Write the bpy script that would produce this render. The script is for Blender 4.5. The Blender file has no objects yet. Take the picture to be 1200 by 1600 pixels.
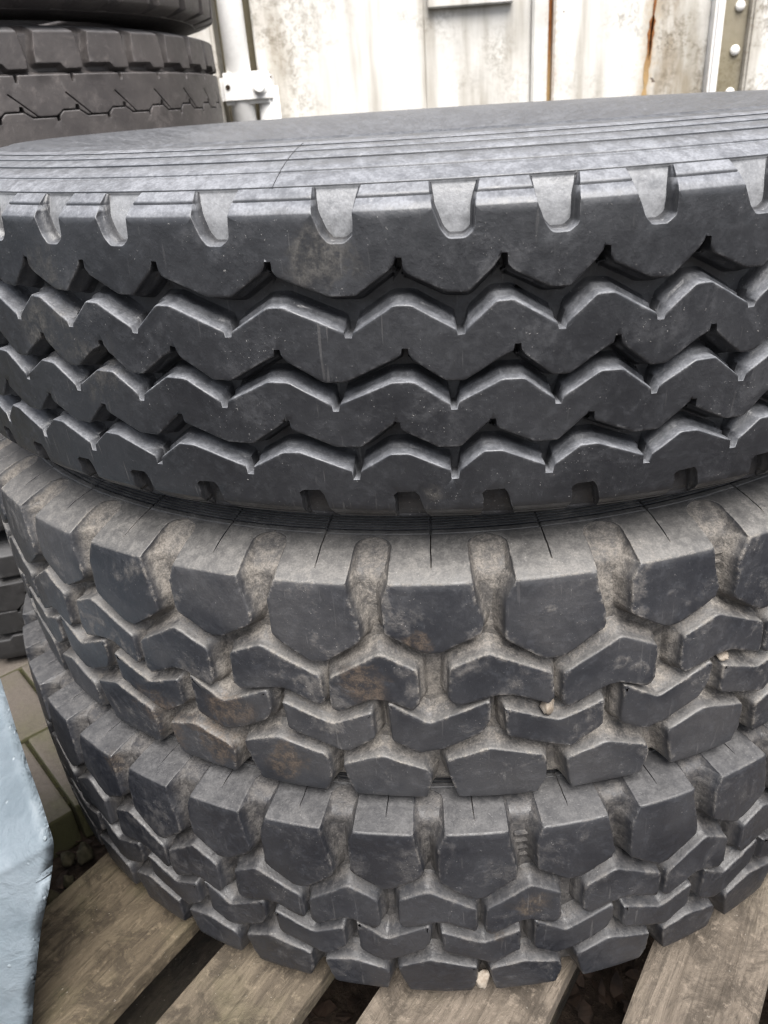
import bpy, bmesh, math, random
import numpy as np
from mathutils import Vector, Matrix, noise
from mathutils.geometry import intersect_line_line_2d
R_ = math.radians
sc = bpy.context.scene
col = sc.collection
rnd = random.Random(7)

# ------------------------------------------------------------------ camera
PITCH, ROLL = 0.48266, -0.07646
cam = bpy.data.cameras.new('Camera')
cam.sensor_fit = 'VERTICAL'
cam.sensor_height = 5.55
cam.sensor_width = 5.55 * 0.75
cam.lens = 5.55 * 1210.5 / 1600
cam.clip_start = 0.02
cam.clip_end = 200
cam.dof.use_dof = True
cam.dof.focus_distance = 0.56
cam.dof.aperture_fstop = 1.9
cam_ob = bpy.data.objects.new('Camera', cam)
col.objects.link(cam_ob)
_F = Vector((0, math.cos(PITCH), -math.sin(PITCH)))
_U = Vector((0, math.sin(PITCH), math.cos(PITCH)))
_X = Vector((1, 0, 0))
_right = _X * math.cos(ROLL) + _U * math.sin(ROLL)
_up = -_X * math.sin(ROLL) + _U * math.cos(ROLL)
m = Matrix.Identity(4)
for i in range(3):
    m[i][0], m[i][1], m[i][2] = _right[i], _up[i], -_F[i]
m[0][3], m[1][3], m[2][3] = 0.0, 0.0, 0.74476
cam_ob.matrix_world = m
sc.camera = cam_ob

# ------------------------------------------------------------------ light
SUN_EL, SUN_AZ = 62, 168      # degrees; azimuth clockwise from +Y (light comes from behind the camera)
world = bpy.data.worlds.new('World')
sc.world = world
world.use_nodes = True
nt = world.node_tree
nt.nodes.clear()
sky = nt.nodes.new('ShaderNodeTexSky')
sky.sky_type = 'NISHITA'
sky.sun_disc = False
sky.sun_elevation = R_(SUN_EL)
sky.sun_rotation = R_(SUN_AZ)
sky.air_density = 1.0
sky.dust_density = 4.0
sky.ozone_density = 1.0
hs = nt.nodes.new('ShaderNodeHueSaturation')
hs.inputs['Saturation'].default_value = 0.5
bg = nt.nodes.new('ShaderNodeBackground')
bg.inputs[1].default_value = 0.05
out = nt.nodes.new('ShaderNodeOutputWorld')
nt.links.new(sky.outputs[0], hs.inputs['Color'])
nt.links.new(hs.outputs[0], bg.inputs[0])
nt.links.new(bg.outputs[0], out.inputs[0])
sun = bpy.data.lights.new('Sun', 'SUN')
sun.energy = 1.5
sun.angle = R_(42)
sun.color = (1.0, 0.97, 0.93)
sun_ob = bpy.data.objects.new('Sun', sun)
col.objects.link(sun_ob)
_d = Vector((math.sin(R_(SUN_AZ)) * math.cos(R_(SUN_EL)), math.cos(R_(SUN_AZ)) * math.cos(R_(SUN_EL)), math.sin(R_(SUN_EL))))
sun_ob.rotation_euler = (-_d).to_track_quat('-Z', 'Y').to_euler()
vs = sc.view_settings
vs.view_transform = 'Standard'
vs.look = 'None'
vs.exposure = 2.28
vs.gamma = 1.0
vs.use_curve_mapping = False
sc.cycles.use_denoising = True
sc.cycles.pixel_filter_type = 'BLACKMAN_HARRIS'
sc.cycles.filter_width = 1.25
sc.cycles.sample_clamp_indirect = 4.0
sc.cycles.denoising_input_passes = 'RGB_ALBEDO_NORMAL'
sc.cycles.max_bounces = 6
sc.cycles.diffuse_bounces = 3
sc.cycles.glossy_bounces = 2

# ------------------------------------------------------------------ node helpers
class NB:
    def __init__(s, name):
        s.mat = bpy.data.materials.new(name)
        s.mat.use_nodes = True
        s.t = s.mat.node_tree
        s.t.nodes.clear()
        s.out = s.t.nodes.new('ShaderNodeOutputMaterial')
        s.bsdf = s.t.nodes.new('ShaderNodeBsdfPrincipled')
        s.t.links.new(s.bsdf.outputs[0], s.out.inputs[0])
        s.geo = s.t.nodes.new('ShaderNodeNewGeometry')
    def put(s, sock, v):
        if hasattr(v, 'links') or hasattr(v, 'is_linked'):
            s.t.links.new(v, sock)
        else:
            sock.default_value = v
    def pos(s): return s.geo.outputs['Position']
    def up(s):
        n = s.t.nodes.new('ShaderNodeSeparateXYZ'); s.t.links.new(s.geo.outputs['Normal'], n.inputs[0]); return n.outputs[2]
    def sep(s, v):
        n = s.t.nodes.new('ShaderNodeSeparateXYZ'); s.t.links.new(v, n.inputs[0]); return n.outputs
    def map(s, v, scale=(1, 1, 1), rot=(0, 0, 0), loc=(0, 0, 0)):
        n = s.t.nodes.new('ShaderNodeMapping'); s.t.links.new(v, n.inputs[0])
        n.inputs['Scale'].default_value = scale; n.inputs['Rotation'].default_value = rot; n.inputs['Location'].default_value = loc
        return n.outputs[0]
    def noise(s, v, scale, detail=4, rough=0.55, dist=0.0):
        n = s.t.nodes.new('ShaderNodeTexNoise'); s.t.links.new(v, n.inputs['Vector'])
        n.inputs['Scale'].default_value = scale; n.inputs['Detail'].default_value = detail
        n.inputs['Roughness'].default_value = rough; n.inputs['Distortion'].default_value = dist
        return n.outputs[0]
    def voro(s, v, scale, feature='F1'):
        n = s.t.nodes.new('ShaderNodeTexVoronoi'); n.feature = feature
        s.t.links.new(v, n.inputs['Vector']); n.inputs['Scale'].default_value = scale
        return n
    def math(s, op, a, b=0.0, c=0.0, clamp=False):
        n = s.t.nodes.new('ShaderNodeMath'); n.operation = op; n.use_clamp = clamp
        s.put(n.inputs[0], a); s.put(n.inputs[1], b); s.put(n.inputs[2], c)
        return n.outputs[0]
    def ramp(s, v, a, b, lo=0.0, hi=1.0):
        n = s.t.nodes.new('ShaderNodeMapRange'); n.interpolation_type = 'SMOOTHSTEP'
        s.put(n.inputs[0], v); s.put(n.inputs[1], a); s.put(n.inputs[2], b); s.put(n.inputs[3], lo); s.put(n.inputs[4], hi)
        return n.outputs[0]
    def mix(s, f, a, b):
        n = s.t.nodes.new('ShaderNodeMix'); n.data_type = 'RGBA'
        s.put(n.inputs[0], f)
        s.put(n.inputs[6], a if not isinstance(a, tuple) else (*a, 1.0)); s.put(n.inputs[7], b if not isinstance(b, tuple) else (*b, 1.0))
        return n.outputs[2]
    def attr(s, name):
        n = s.t.nodes.new('ShaderNodeAttribute'); n.attribute_name = name; return n.outputs['Fac']
    def bump(s, h, strength, dist, prev=None):
        n = s.t.nodes.new('ShaderNodeBump'); s.put(n.inputs['Height'], h)
        n.inputs['Strength'].default_value = strength; n.inputs['Distance'].default_value = dist
        if prev is not None: s.t.links.new(prev, n.inputs['Normal'])
        return n.outputs[0]
    def done(s, color, rough, normal=None, spec=0.5, metal=0.0):
        s.put(s.bsdf.inputs['Base Color'], color if not isinstance(color, tuple) else (*color, 1.0))
        s.put(s.bsdf.inputs['Roughness'], rough)
        s.put(s.bsdf.inputs['Specular IOR Level'], spec)
        s.put(s.bsdf.inputs['Metallic'], metal)
        if normal is not None: s.t.links.new(normal, s.bsdf.inputs['Normal'])
        return s.mat

def rubber(name, dark=(0.0150, 0.0158, 0.0184), dark2=(0.0205, 0.0215, 0.0245), dust=(0.26, 0.225, 0.185), floor=0.8, upd=0.4,
           patch=0.25, edge=0.5, pscale=9.0, updust_sheen=(0.25, 0.25, 0.26), stain=None, stains=(), spec=0.5, rough=0.44, extra=(0.225, 0.23, 0.24), wallup=0.8, film=0.3, wlow=0.5):
    b = NB(name)
    p = b.pos()
    h = b.attr('h'); e = b.attr('edge'); du = b.attr('du')
    n1 = b.noise(p, pscale, 3, 0.6, 0.3)
    n1b = b.noise(b.map(p, loc=(3.1, 1.7, 0.3)), pscale * 2.6, 4, 0.65, 0.5)
    n2 = b.noise(p, 130, 4, 0.72)
    n3 = b.noise(p, 620, 2, 0.6)
    sk = b.noise(b.map(p, scale=(1, 1, 0.07), rot=(0.25, 0.35, 0.2)), 330, 1, 0.4)
    grain = b.ramp(b.math('ADD', b.math('MULTIPLY', n3, 0.6), b.math('MULTIPLY', n2, 0.4)), 0.40, 0.62)
    fl = b.ramp(h, 0.30, 0.98, 1.0, 0.0)
    mix12 = b.math('ADD', b.math('MULTIPLY', n2, 0.55), b.math('MULTIPLY', n1b, 0.45))
    d_floor = b.math('MULTIPLY', fl, b.ramp(mix12, 0.36, 0.60, floor * 0.35, floor))
    upm = b.ramp(b.up(), 0.12, 0.8)
    d_up = b.math('MULTIPLY', upm, b.ramp(mix12, 0.36, 0.62, upd * 0.62, upd))
    d_up = b.math('MULTIPLY', d_up, b.ramp(du, -1.0, 0.0, 0.5, 1.0))
    d_up = b.math('MULTIPLY', d_up, b.math('MAXIMUM', b.ramp(h, wlow, 0.95, 0.0, wallup), b.ramp(h, 0.975, 0.995)))  # deeper groove walls lose the pale tone, painting in their occlusion
    d_pt = b.math('MAXIMUM', b.math('MULTIPLY', b.ramp(n1b, 0.50, 0.68), b.ramp(mix12, 0.44, 0.62, 0.0, patch)), b.ramp(n1, 0.38, 0.66, 0.0, patch * film))
    d_ed = b.math('MULTIPLY', e, b.ramp(mix12, 0.46, 0.62, edge * 0.03, edge))
    c = b.mix(b.ramp(n1, 0.35, 0.65), dark, dark2)
    c = b.mix(b.ramp(n1b, 0.45, 0.75, 0.0, 0.3), c, tuple(x * 1.8 for x in dark2))
    c = b.mix(b.ramp(n2, 0.5, 0.74, 0.0, 0.25), c, tuple(x * 2.2 for x in dark2))
    dd = b.math('MAXIMUM', d_floor, b.math('MAXIMUM', d_pt, d_ed))
    dcol = b.mix(grain, tuple(x * 0.72 for x in dust), tuple(x * 1.18 for x in dust))
    c = b.mix(dd, c, dcol)
    c = b.mix(d_up, c, b.mix(grain, tuple(x * 0.8 for x in updust_sheen), tuple(x * 1.12 for x in updust_sheen)))
    c = b.mix(b.math('MULTIPLY', b.ramp(du, 0.0, 1.0), b.ramp(mix12, 0.3, 0.6, 0.55, 0.95)), c, b.mix(grain, tuple(x * 0.9 for x in extra), tuple(x * 1.08 for x in extra)))
    if stain:
        st = None
        for (q, rad) in stains:
            vm = b.t.nodes.new('ShaderNodeVectorMath'); vm.operation = 'DISTANCE'
            b.t.links.new(p, vm.inputs[0]); vm.inputs[1].default_value = q
            d = b.math('DIVIDE', vm.outputs['Value'], rad)
            k = b.ramp(b.math('ADD', d, b.math('MULTIPLY', b.math('SUBTRACT', b.math('ADD', b.math('MULTIPLY', n1b, 0.7), b.math('MULTIPLY', n2, 0.3)), 0.5), 5.0)), 0.4, 0.95, 1.0, 0.0)
            st = k if st is None else b.math('MAXIMUM', st, k)
        if st is not None:
            c = b.mix(b.math('MULTIPLY', st, b.ramp(n2, 0.36, 0.62, 0.06, 0.6)), c, b.mix(grain, tuple(x * 0.7 for x in stain), tuple(x * 1.25 for x in stain)))
    marks = b.math('MULTIPLY', b.ramp(sk, 0.69, 0.76), b.ramp(n1, 0.42, 0.6))
    fle = b.math('MULTIPLY', b.ramp(n3, 0.69, 0.74), b.ramp(n1b, 0.42, 0.62, 0.1, 1.0))
    c = b.mix(b.math('MULTIPLY', marks, 0.12), c, (0.26, 0.25, 0.24))
    c = b.mix(b.math('MULTIPLY', fle, 0.42), c, (0.38, 0.37, 0.35))
    rg = b.math('ADD', b.math('MULTIPLY', b.math('ADD', dd, b.math('MULTIPLY', d_up, 0.45)), 0.5, clamp=True), b.ramp(n2, 0.3, 0.7, rough - 0.07, rough + 0.13), clamp=True)
    H = b.math('MULTIPLY', n1b, 0.0006)
    H = b.math('ADD', H, b.math('MULTIPLY', n2, b.math('ADD', 0.0003, b.math('MULTIPLY', dd, 0.0006))))
    H = b.math('ADD', H, b.math('MULTIPLY', n3, b.math('ADD', 0.00006, b.math('MULTIPLY', dd, 0.00015))))
    H = b.math('ADD', H, b.math('MULTIPLY', b.math('SUBTRACT', fle, marks), 0.00012))
    return b.done(c, rg, b.bump(H, 1.0, 1.0), spec)

def tyre_pt(c, ang, z, r=0.531):
    a = R_(ang); return (c[0] + r * math.sin(a), c[1] - r * math.cos(a), c[2] + z)
C1, C2, C3 = (0.08876, 0.96518, 0.60765), (0.07795, 0.96719, 0.35891), (0.06416, 0.94457, 0.13749)

M = {}
M['top'] = rubber('rubber_top_tyre', wlow=0.12, floor=0.12, dust=(0.13, 0.128, 0.13), upd=0.58, wallup=0.8, patch=0.10, film=0.3, edge=0.45, updust_sheen=(0.28, 0.29, 0.315), stain=(0.075, 0.07, 0.063), rough=0.37,  # upward faces: dust, plus the sky's sheen put into the colour
                  stains=[(tyre_pt(C1, -12.4, 0.064), 0.022), (tyre_pt(C1, -33, 0.045), 0.03), (tyre_pt(C1, -31, 0.0), 0.028), (tyre_pt(C1, -36, 0.015), 0.02), (tyre_pt(C1, -6.0, -0.083), 0.010)])
M['mid'] = rubber('rubber_middle_tyre', dark=(0.0172, 0.0186, 0.0228), dark2=(0.029, 0.0308, 0.0362), floor=0.85, upd=0.5, patch=0.32, film=0.3, wallup=1.0, edge=0.7, dust=(0.20, 0.181, 0.159), updust_sheen=(0.195, 0.184, 0.168), stain=(0.095, 0.07, 0.05), rough=0.42,
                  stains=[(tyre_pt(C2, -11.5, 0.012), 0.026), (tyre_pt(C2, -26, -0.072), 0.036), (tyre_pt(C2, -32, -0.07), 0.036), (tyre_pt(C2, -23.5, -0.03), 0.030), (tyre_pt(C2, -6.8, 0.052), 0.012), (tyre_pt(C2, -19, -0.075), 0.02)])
M['low'] = rubber('rubber_bottom_tyre', dark=(0.0112, 0.0122, 0.0158), dark2=(0.0215, 0.0232, 0.0282), floor=0.5, upd=0.42, patch=0.22, film=0.3, wallup=0.9, edge=0.5, dust=(0.12, 0.109, 0.097), updust_sheen=(0.13, 0.125, 0.12), stain=(0.08, 0.062, 0.045), rough=0.40,
                  stains=[(tyre_pt(C3, 3.6, 0.012), 0.018), (tyre_pt(C3, 0.5, -0.02), 0.012), (tyre_pt(C3, -38, 0.09), 0.018)])
M['back_shaded'] = rubber('rubber_lower_back_tyres_shaded', dark=(0.012, 0.012, 0.0125), dark2=(0.017, 0.0165, 0.017), floor=0.1, upd=0.2, patch=0.1, edge=0.1, dust=(0.08, 0.07, 0.065), rough=0.6)  # shade at the foot of the back stack put into the rubber colour
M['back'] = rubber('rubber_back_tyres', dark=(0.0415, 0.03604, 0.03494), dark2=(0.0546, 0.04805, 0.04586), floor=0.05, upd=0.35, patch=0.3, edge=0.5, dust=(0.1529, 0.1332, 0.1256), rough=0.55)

def link(name, me, mat, parent=None):
    o = bpy.data.objects.new(name, me)
    col.objects.link(o)
    if mat is not None and len(me.materials) == 0: me.materials.append(mat)
    if parent is not None: o.parent = parent
    return o
def tag(o, label, cat, group=None):
    o['label'] = label; o['category'] = cat
    if group: o['group'] = group
    return o
def structure(o):
    o['kind'] = 'structure'; return o
def empty(name, loc):
    o = bpy.data.objects.new(name, None); col.objects.link(o); o.location = loc; o.empty_display_size = 0.1
    return o

# ------------------------------------------------------------------ tyre geometry helpers
class Profile:
    """tread/lug surface T(s) and groove floor B(s); s in mm from the equator, r and z in mm"""
    def __init__(s, upper, k_up=1.0, k_dn=1.0, edge=None):
        # upper: rows (s, rT, zT, rB, zB) for s >= 0; edge: z above which the sidewall bulge is scaled by k
        def sq(z, k): return z if z <= edge else edge + (z - edge) * k
        a = [(t[0], t[1], sq(t[2], k_up), t[3], sq(t[4], k_up)) for t in upper]
        b = [(-t[0], t[1], -sq(t[2], k_dn), t[3], -sq(t[4], k_dn)) for t in upper if t[0] > 0]
        rows = sorted(b + a)
        s.a = np.array(rows)
    def T(s, v): return np.interp(v, s.a[:, 0], s.a[:, 1]), np.interp(v, s.a[:, 0], s.a[:, 2])
    def B(s, v): return np.interp(v, s.a[:, 0], s.a[:, 3]), np.interp(v, s.a[:, 0], s.a[:, 4])
    def place(s, u, v, h, R):
        rt, zt = s.T(v); rb, zb = s.B(v)
        r = rb + (rt - rb) * h; z = zb + (zt - zb) * h
        an = u / R
        return r * np.sin(an) * 1e-3, -r * np.cos(an) * 1e-3, z * 1e-3

def offset_poly(P, S, d):
    """move every edge outwards by d*S[i]; P counter-clockwise"""
    n = len(P)
    E = []
    for i in range(n):
        x0, y0 = P[i]; x1, y1 = P[(i + 1) % n]
        dx, dy = x1 - x0, y1 - y0
        L = math.hypot(dx, dy) or 1e-9
        nx, ny = dy / L, -dx / L
        E.append((nx, ny, nx * x0 + ny * y0 + d * S[i]))
    out = []
    for i in range(n):
        a = E[i - 1]; b = E[i]
        det = a[0] * b[1] - a[1] * b[0]
        if abs(det) < 0.08:
            out.append((P[i][0] + (a[0] * S[i - 1] + b[0] * S[i]) * 0.5 * d, P[i][1] + (a[1] * S[i - 1] + b[1] * S[i]) * 0.5 * d))
        else:
            x = (a[2] * b[1] - a[1] * b[2]) / det; y = (a[0] * b[2] - a[2] * b[0]) / det
            q = math.hypot(x - P[i][0], y - P[i][1]); lim = 3.2 * abs(d) + 1e-6
            if q > lim:
                x = P[i][0] + (x - P[i][0]) * lim / q; y = P[i][1] + (y - P[i][1]) * lim / q
            out.append((x, y))
    return out

def fillet(P, S, rad, n=3):
    """round the corners; rad per vertex (0 keeps it sharp)"""
    Q, T = [], []
    N = len(P)
    for i in range(N):
        p = Vector(P[i]); a = Vector(P[i - 1]) - p; b = Vector(P[(i + 1) % N]) - p
        r = rad[i] if isinstance(rad, (list, tuple)) else rad
        if r <= 0 or S[i] == 0 or S[i - 1] == 0:
            Q.append(tuple(p)); T.append(S[i]); continue
        la, lb = a.length, b.length
        r = min(r, la * 0.42, lb * 0.42)
        A = p + a / la * r; Bv = p + b / lb * r
        for k in range(n + 1):
            t = k / n
            q = A * (1 - t) ** 2 + p * 2 * t * (1 - t) + Bv * t * t
            Q.append(tuple(q)); T.append((S[i - 1] + S[i]) / 2 if k < n else S[i])
    return Q, T

LV_BLOCK = [(-2.6, 0, 0), (-1.1, 0.04, 0), (-0.4, 0.28, 0), (0.0, 0.95, 0), (0.25, 2.2, 0)]
def add_block(bm, P, S, prof, R, draft=2.6, step=True, seg=9.0, cap=1.0, floor_h=-0.08, splits=(), bev=0.85, wob=0.4, seed=0, ledge=1.5, crease=0, nick=0.5):
    """extrude the outline P (u,s in mm, counter-clockwise) between tread surface and groove floor inside a (u,s,h) space, then bend it onto the tyre"""
    rings = []
    bm2 = bmesh.new()
    le = bm2.verts.layers.float.new('edge')
    lv = [(o * bev, d * bev, None) for o, d, _ in LV_BLOCK]
    if step:
        lv += [(0.25 + draft * 0.35, None, 0.52), (0.25 + draft * 0.35 + ledge, None, 0.47), (0.25 + draft + ledge, None, 0.16), (0.25 + draft + ledge * 1.5, None, 0.05), (0.25 + draft + ledge * 2.6, None, floor_h)]
    else:
        lv += [(0.25 + draft * 0.5, None, 0.5), (0.25 + draft, None, 0.2), (0.25 + draft + 1.4, None, 0.07), (0.25 + draft + 4.0, None, floor_h)]
    for k, (o, d, hf) in enumerate(lv):
        Q = offset_poly(P, S, o)
        ring = []
        for (x, y) in Q:
            rt, zt = prof.T(y); rb, zb = prof.B(y)
            D = max(0.4, math.hypot(rt - rb, zt - zb))
            h = hf if hf is not None else 1.0 - min(d, D * 0.3 * (d / (2.2 * bev))) / D
            v = bm2.verts.new((x, y, h * 40.0))
            v[le] = (0.0, 0.55, 1.0, 0.8, 0.3)[k] if k < 5 else 0.0
            ring.append(v)
        rings.append(ring)
    n = len(P)
    f = bm2.faces.new(rings[0])
    for k in range(len(rings) - 1):
        a, b = rings[k], rings[k + 1]
        for i in range(n):
            if S[i] == 0: continue
            j = (i + 1) % n
            bm2.faces.new((a[i], b[i], b[j], a[j]))
    xs = [p[0] for p in P]; ys = [p[1] for p in P]
    x0, x1, y0, y1 = min(xs), max(xs), min(ys), max(ys)
    def cut(co, no):
        bmesh.ops.bisect_plane(bm2, geom=bm2.verts[:] + bm2.edges[:] + bm2.faces[:], dist=0.02, plane_co=co, plane_no=no)
    x = math.floor(x0 / seg) * seg + seg * 0.37
    while x < x1 - 1:
        if x > x0 + 1: cut((x, 0, 0), (1, 0, 0))
        x += seg
    cuts = [y for y in splits if y0 + 0.4 < y < y1 - 0.4]
    y = math.floor(y0 / seg) * seg + seg * 0.41
    while y < y1 - 1:
        if y > y0 + 1 and all(abs(y - c) > 2 for c in cuts): cuts.append(y)
        y += seg
    for y in cuts: cut((0, y, 0), (0, 1, 0))
    # copy into the target, bent round the tyre
    lh = bm.verts.layers.float.get('h') or bm.verts.layers.float.new('h')
    l2 = bm.verts.layers.float.get('edge') or bm.verts.layers.float.new('edge')
    bm2.verts.index_update()
    new = []
    for v in bm2.verts:
        x, y, h = v.co.x, v.co.y, v.co.z / 40.0
        q = Vector((x * 0.05 + seed * 3.7, y * 0.05, seed * 1.3))
        e = v[le]
        if crease and h > 0.93 and abs(abs(y) - crease) < 0.9: e = max(e, 0.9)
        h2 = h
        if h > 0.4 and y0 + 0.05 < y < y1 + 5:
            rt, _ = prof.T(y); rb, _ = prof.B(y)
            w = noise.noise(q) * wob + noise.noise(q * 6.0) * 0.8 * e * nick
            h2 = h + w / max(6.0, abs(rt - rb))
        X, Y, Z = prof.place(x + (noise.noise(q * 7.0 + Vector((3, 9, 2))) * 0.7 * nick * e if abs(x - x0) > 0.05 and abs(x - x1) > 0.05 else 0), y, h2, R)
        nv = bm.verts.new((X, Y, Z))
        nv[lh] = max(0.0, min(1.0, h)); nv[l2] = e
        new.append(nv)
    for f in bm2.faces:
        try: bm.faces.new([new[v.index] for v in f.verts])
        except ValueError: pass
    bm2.free()

def finish(bm, name, mat, merge=False):
    if merge: bmesh.ops.remove_doubles(bm, verts=bm.verts[:], dist=2e-5)
    for f in bm.faces: f.smooth = True
    me = bpy.data.meshes.new(name)
    bm.to_mesh(me); bm.free()
    me.materials.append(mat)
    return me

def carcass(prof, bead, R, s_top, mat, rings=(), sipes=(), nseg=420, name='carcass', s_bot=None, seed=0, lift=0.25, noise_amp=0.5, dusty=None, clean=0):
    """solid of revolution: groove floor between the shoulder lugs, outer sidewalls, beads and inner liner.
       bead: rows (r, z_factor) ; rings: list of (r_from, r_to, count, height)"""
    sides = []
    ring_r = set()
    for sg, s_end in ((1, s_top), (-1, s_bot if s_bot is not None else -s_top)):
        pts = []
        for s_ in np.linspace(0, s_end, 46)[(1 if sg < 0 else 0):]:
            r, z = prof.B(s_); pts.append((float(r), float(z), 0.0))
        # flush with the lugs from here on
        r, z = prof.T(s_end + sg * 1.2); pts.append((float(r) + 0.0, float(z) + sg * lift, 1.0))
        z0 = float(prof.a[-1, 2] if sg > 0 else prof.a[0, 2])
        r_last = float(prof.a[-1, 1])
        smax = abs(prof.a[-1 if sg > 0 else 0, 0])
        for s_ in np.arange(abs(s_end) + 2.5, smax, 2.5):
            r, z = prof.T(sg * s_); pts.append((float(r), float(z) + sg * lift, 1.0))
        # detail rings on the sidewall
        rr, zz = [p[0] for p in pts], [p[1] for p in pts]
        add = []
        for (ra, rb, cnt, hh) in rings:
            w = (ra - rb) / cnt
            for c in range(cnt):
                c0 = ra - c * w
                for dr, dh in ((0, 0), (-w * 0.06, -hh), (-w * 0.40, -hh), (-w * 0.46, 0)):
                    q = c0 + dr
                    zc = float(np.interp(-q, [-x for x in prof.a[prof.a[:, 0] * sg > 0][np.argsort(-prof.a[prof.a[:, 0] * sg > 0][:, 1])][:, 1]],
                                         prof.a[prof.a[:, 0] * sg > 0][np.argsort(-prof.a[prof.a[:, 0] * sg > 0][:, 1])][:, 2]))
                    add.append((q, zc + sg * (lift + dh), 1.0)); ring_r.add(round(q, 4))
        if add:
            lo = min(a[0] for a in add); hi = max(a[0] for a in add)
            pts = [p for p in pts if p[2] == 0.0 or not (lo - 0.5 < p[0] < hi + 0.5)]
            head = [p for p in pts if p[2] == 0.0]
            tail = sorted([p for p in pts if p[2] == 1.0] + add, key=lambda p: -p[0])
            pts = head + tail
        for (r, zf) in bead: pts.append((r, z0 * zf if abs(zf) <= 2 else sg * zf, 1.0))
        sides.append(pts)
    prof_pts = list(reversed(sides[1])) + sides[0]          # bottom bead .. equator .. top bead
    liner = [(292, 0.60), (330, 0.72), (400, 0.86), (455, 0.84), (490, 0.66), (498, 0.3), (498, -0.3), (490, -0.66), (455, -0.84), (400, -0.86), (330, -0.72), (292, -0.60)]
    zt = float(prof.a[-1, 2]); zb = -float(prof.a[0, 2])
    prof_pts += [(r, (zt if z > 0 else zb) * z, 0.6) for r, z in liner]
    ang = list(np.linspace(0, 2 * math.pi, nseg, endpoint=False))
    cols = [(a, 0.0) for a in ang]
    for a in sipes:
        a = math.radians(a) % (2 * math.pi)
        cols = [c for c in cols if abs(c[0] - a) > 0.004]
        cols += [(a - 0.0022, 0), (a - 0.0009, 1.0), (a + 0.0009, 1.0), (a + 0.0022, 0)]
    cols.sort()
    nA, nP = len(cols), len(prof_pts)
    verts = np.zeros((nA * nP, 3)); hv = np.zeros(nA * nP); dv = np.zeros(nA * nP)
    s0 = max((p[0] for p in prof_pts if p[2] == 1.0))
    for i, (a, sp) in enumerate(cols):
        ca, sa = math.cos(a), math.sin(a)
        for j, (r, z, h) in enumerate(prof_pts):
            dr = 0.0
            if h == 0.0: dr = noise.noise(Vector((sa * 14, ca * 14, z * 0.05 + seed))) * noise_amp + noise.noise(Vector((sa * 60, ca * 60, z * 0.2 + seed))) * noise_amp * 0.5
            if sp and h == 1.0 and r > s0 - 36: z = z - math.copysign(1.3, z)
            verts[i * nP + j] = ((r + dr) * sa, -(r + dr) * ca, z); hv[i * nP + j] = h
            if dusty and h == 0.0 and dusty < z: dv[i * nP + j] = 1.0
            if r < clean: dv[i * nP + j] = -1.0
    verts *= 1e-3
    faces = []
    for i in range(nA):
        i2 = (i + 1) % nA
        for j in range(nP):
            j2 = (j + 1) % nP
            faces.append((i * nP + j, i2 * nP + j, i2 * nP + j2, i * nP + j2))
    me = bpy.data.meshes.new(name)
    me.from_pydata(verts.tolist(), [], faces)
    at = me.attributes.new('h', 'FLOAT', 'POINT'); at.data.foreach_set('value', hv)
    at = me.attributes.new('du', 'FLOAT', 'POINT'); at.data.foreach_set('value', dv)
    flat = [round(prof_pts[j][0], 4) in ring_r and round(prof_pts[(j + 1) % nP][0], 4) in ring_r and abs(prof_pts[j][0] - prof_pts[(j + 1) % nP][0]) < 2.2 for j in range(nP)]
    me.polygons.foreach_set('use_smooth', [not f_ for f_ in flat] * nA)
    me.materials.append(mat)
    me.update()
    return me

def tilt(o, tx, ty):
    o.rotation_euler = (math.atan(ty), -math.atan(tx), 0)

BEAD = [(440, 1.01), (415, 1.0), (390, 0.97), (360, 0.91), (330, 0.82), (305, 0.74), (292, 0.70), (284, 0.66), (283, 0.60)]

# ================================================================== setting
GZ = -0.125                                   # paving level
def soil_material():
    b = NB('soil'); p = b.pos()
    n = b.noise(p, 30, 8, 0.7); n2 = b.noise(p, 160, 5, 0.7)
    c = b.mix(b.ramp(n, 0.35, 0.65), (0.018, 0.012, 0.009), (0.05, 0.036, 0.026))
    c = b.mix(b.math('MULTIPLY', b.ramp(n2, 0.6, 0.7), 0.6), c, (0.10, 0.075, 0.05))
    nn = b.bump(n, 0.8, 0.02); nn = b.bump(n2, 0.7, 0.006, nn)
    return b.done(c, 0.95, nn, 0.2)
M['soil'] = soil_material()
bm = bmesh.new()
bmesh.ops.create_grid(bm, x_segments=160, y_segments=160, size=1.0)
for v in bm.verts:
    x, y = v.co.x * 6.0, v.co.y * 6.0 + 1.0
    if abs(v.co.x) < 0.999 and abs(v.co.y) < 0.999:
        # denser towards the middle
        x = 6.0 * v.co.x * abs(v.co.x) ** 1.2; y = 0.6 + 6.0 * v.co.y * abs(v.co.y) ** 1.2
    else:
        x = 6.0 * v.co.x * abs(v.co.x) ** 1.2; y = 0.6 + 6.0 * v.co.y * abs(v.co.y) ** 1.2
    z = -0.185 + 0.014 * noise.fractal(Vector((x * 9, y * 9, 0)), 1.0, 2.0, 4)
    v.co = (x, y, z)
for f in bm.faces: f.smooth = True
me = bpy.data.meshes.new('ground'); bm.to_mesh(me); bm.free()
structure(link('ground', me, M['soil']))

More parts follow.
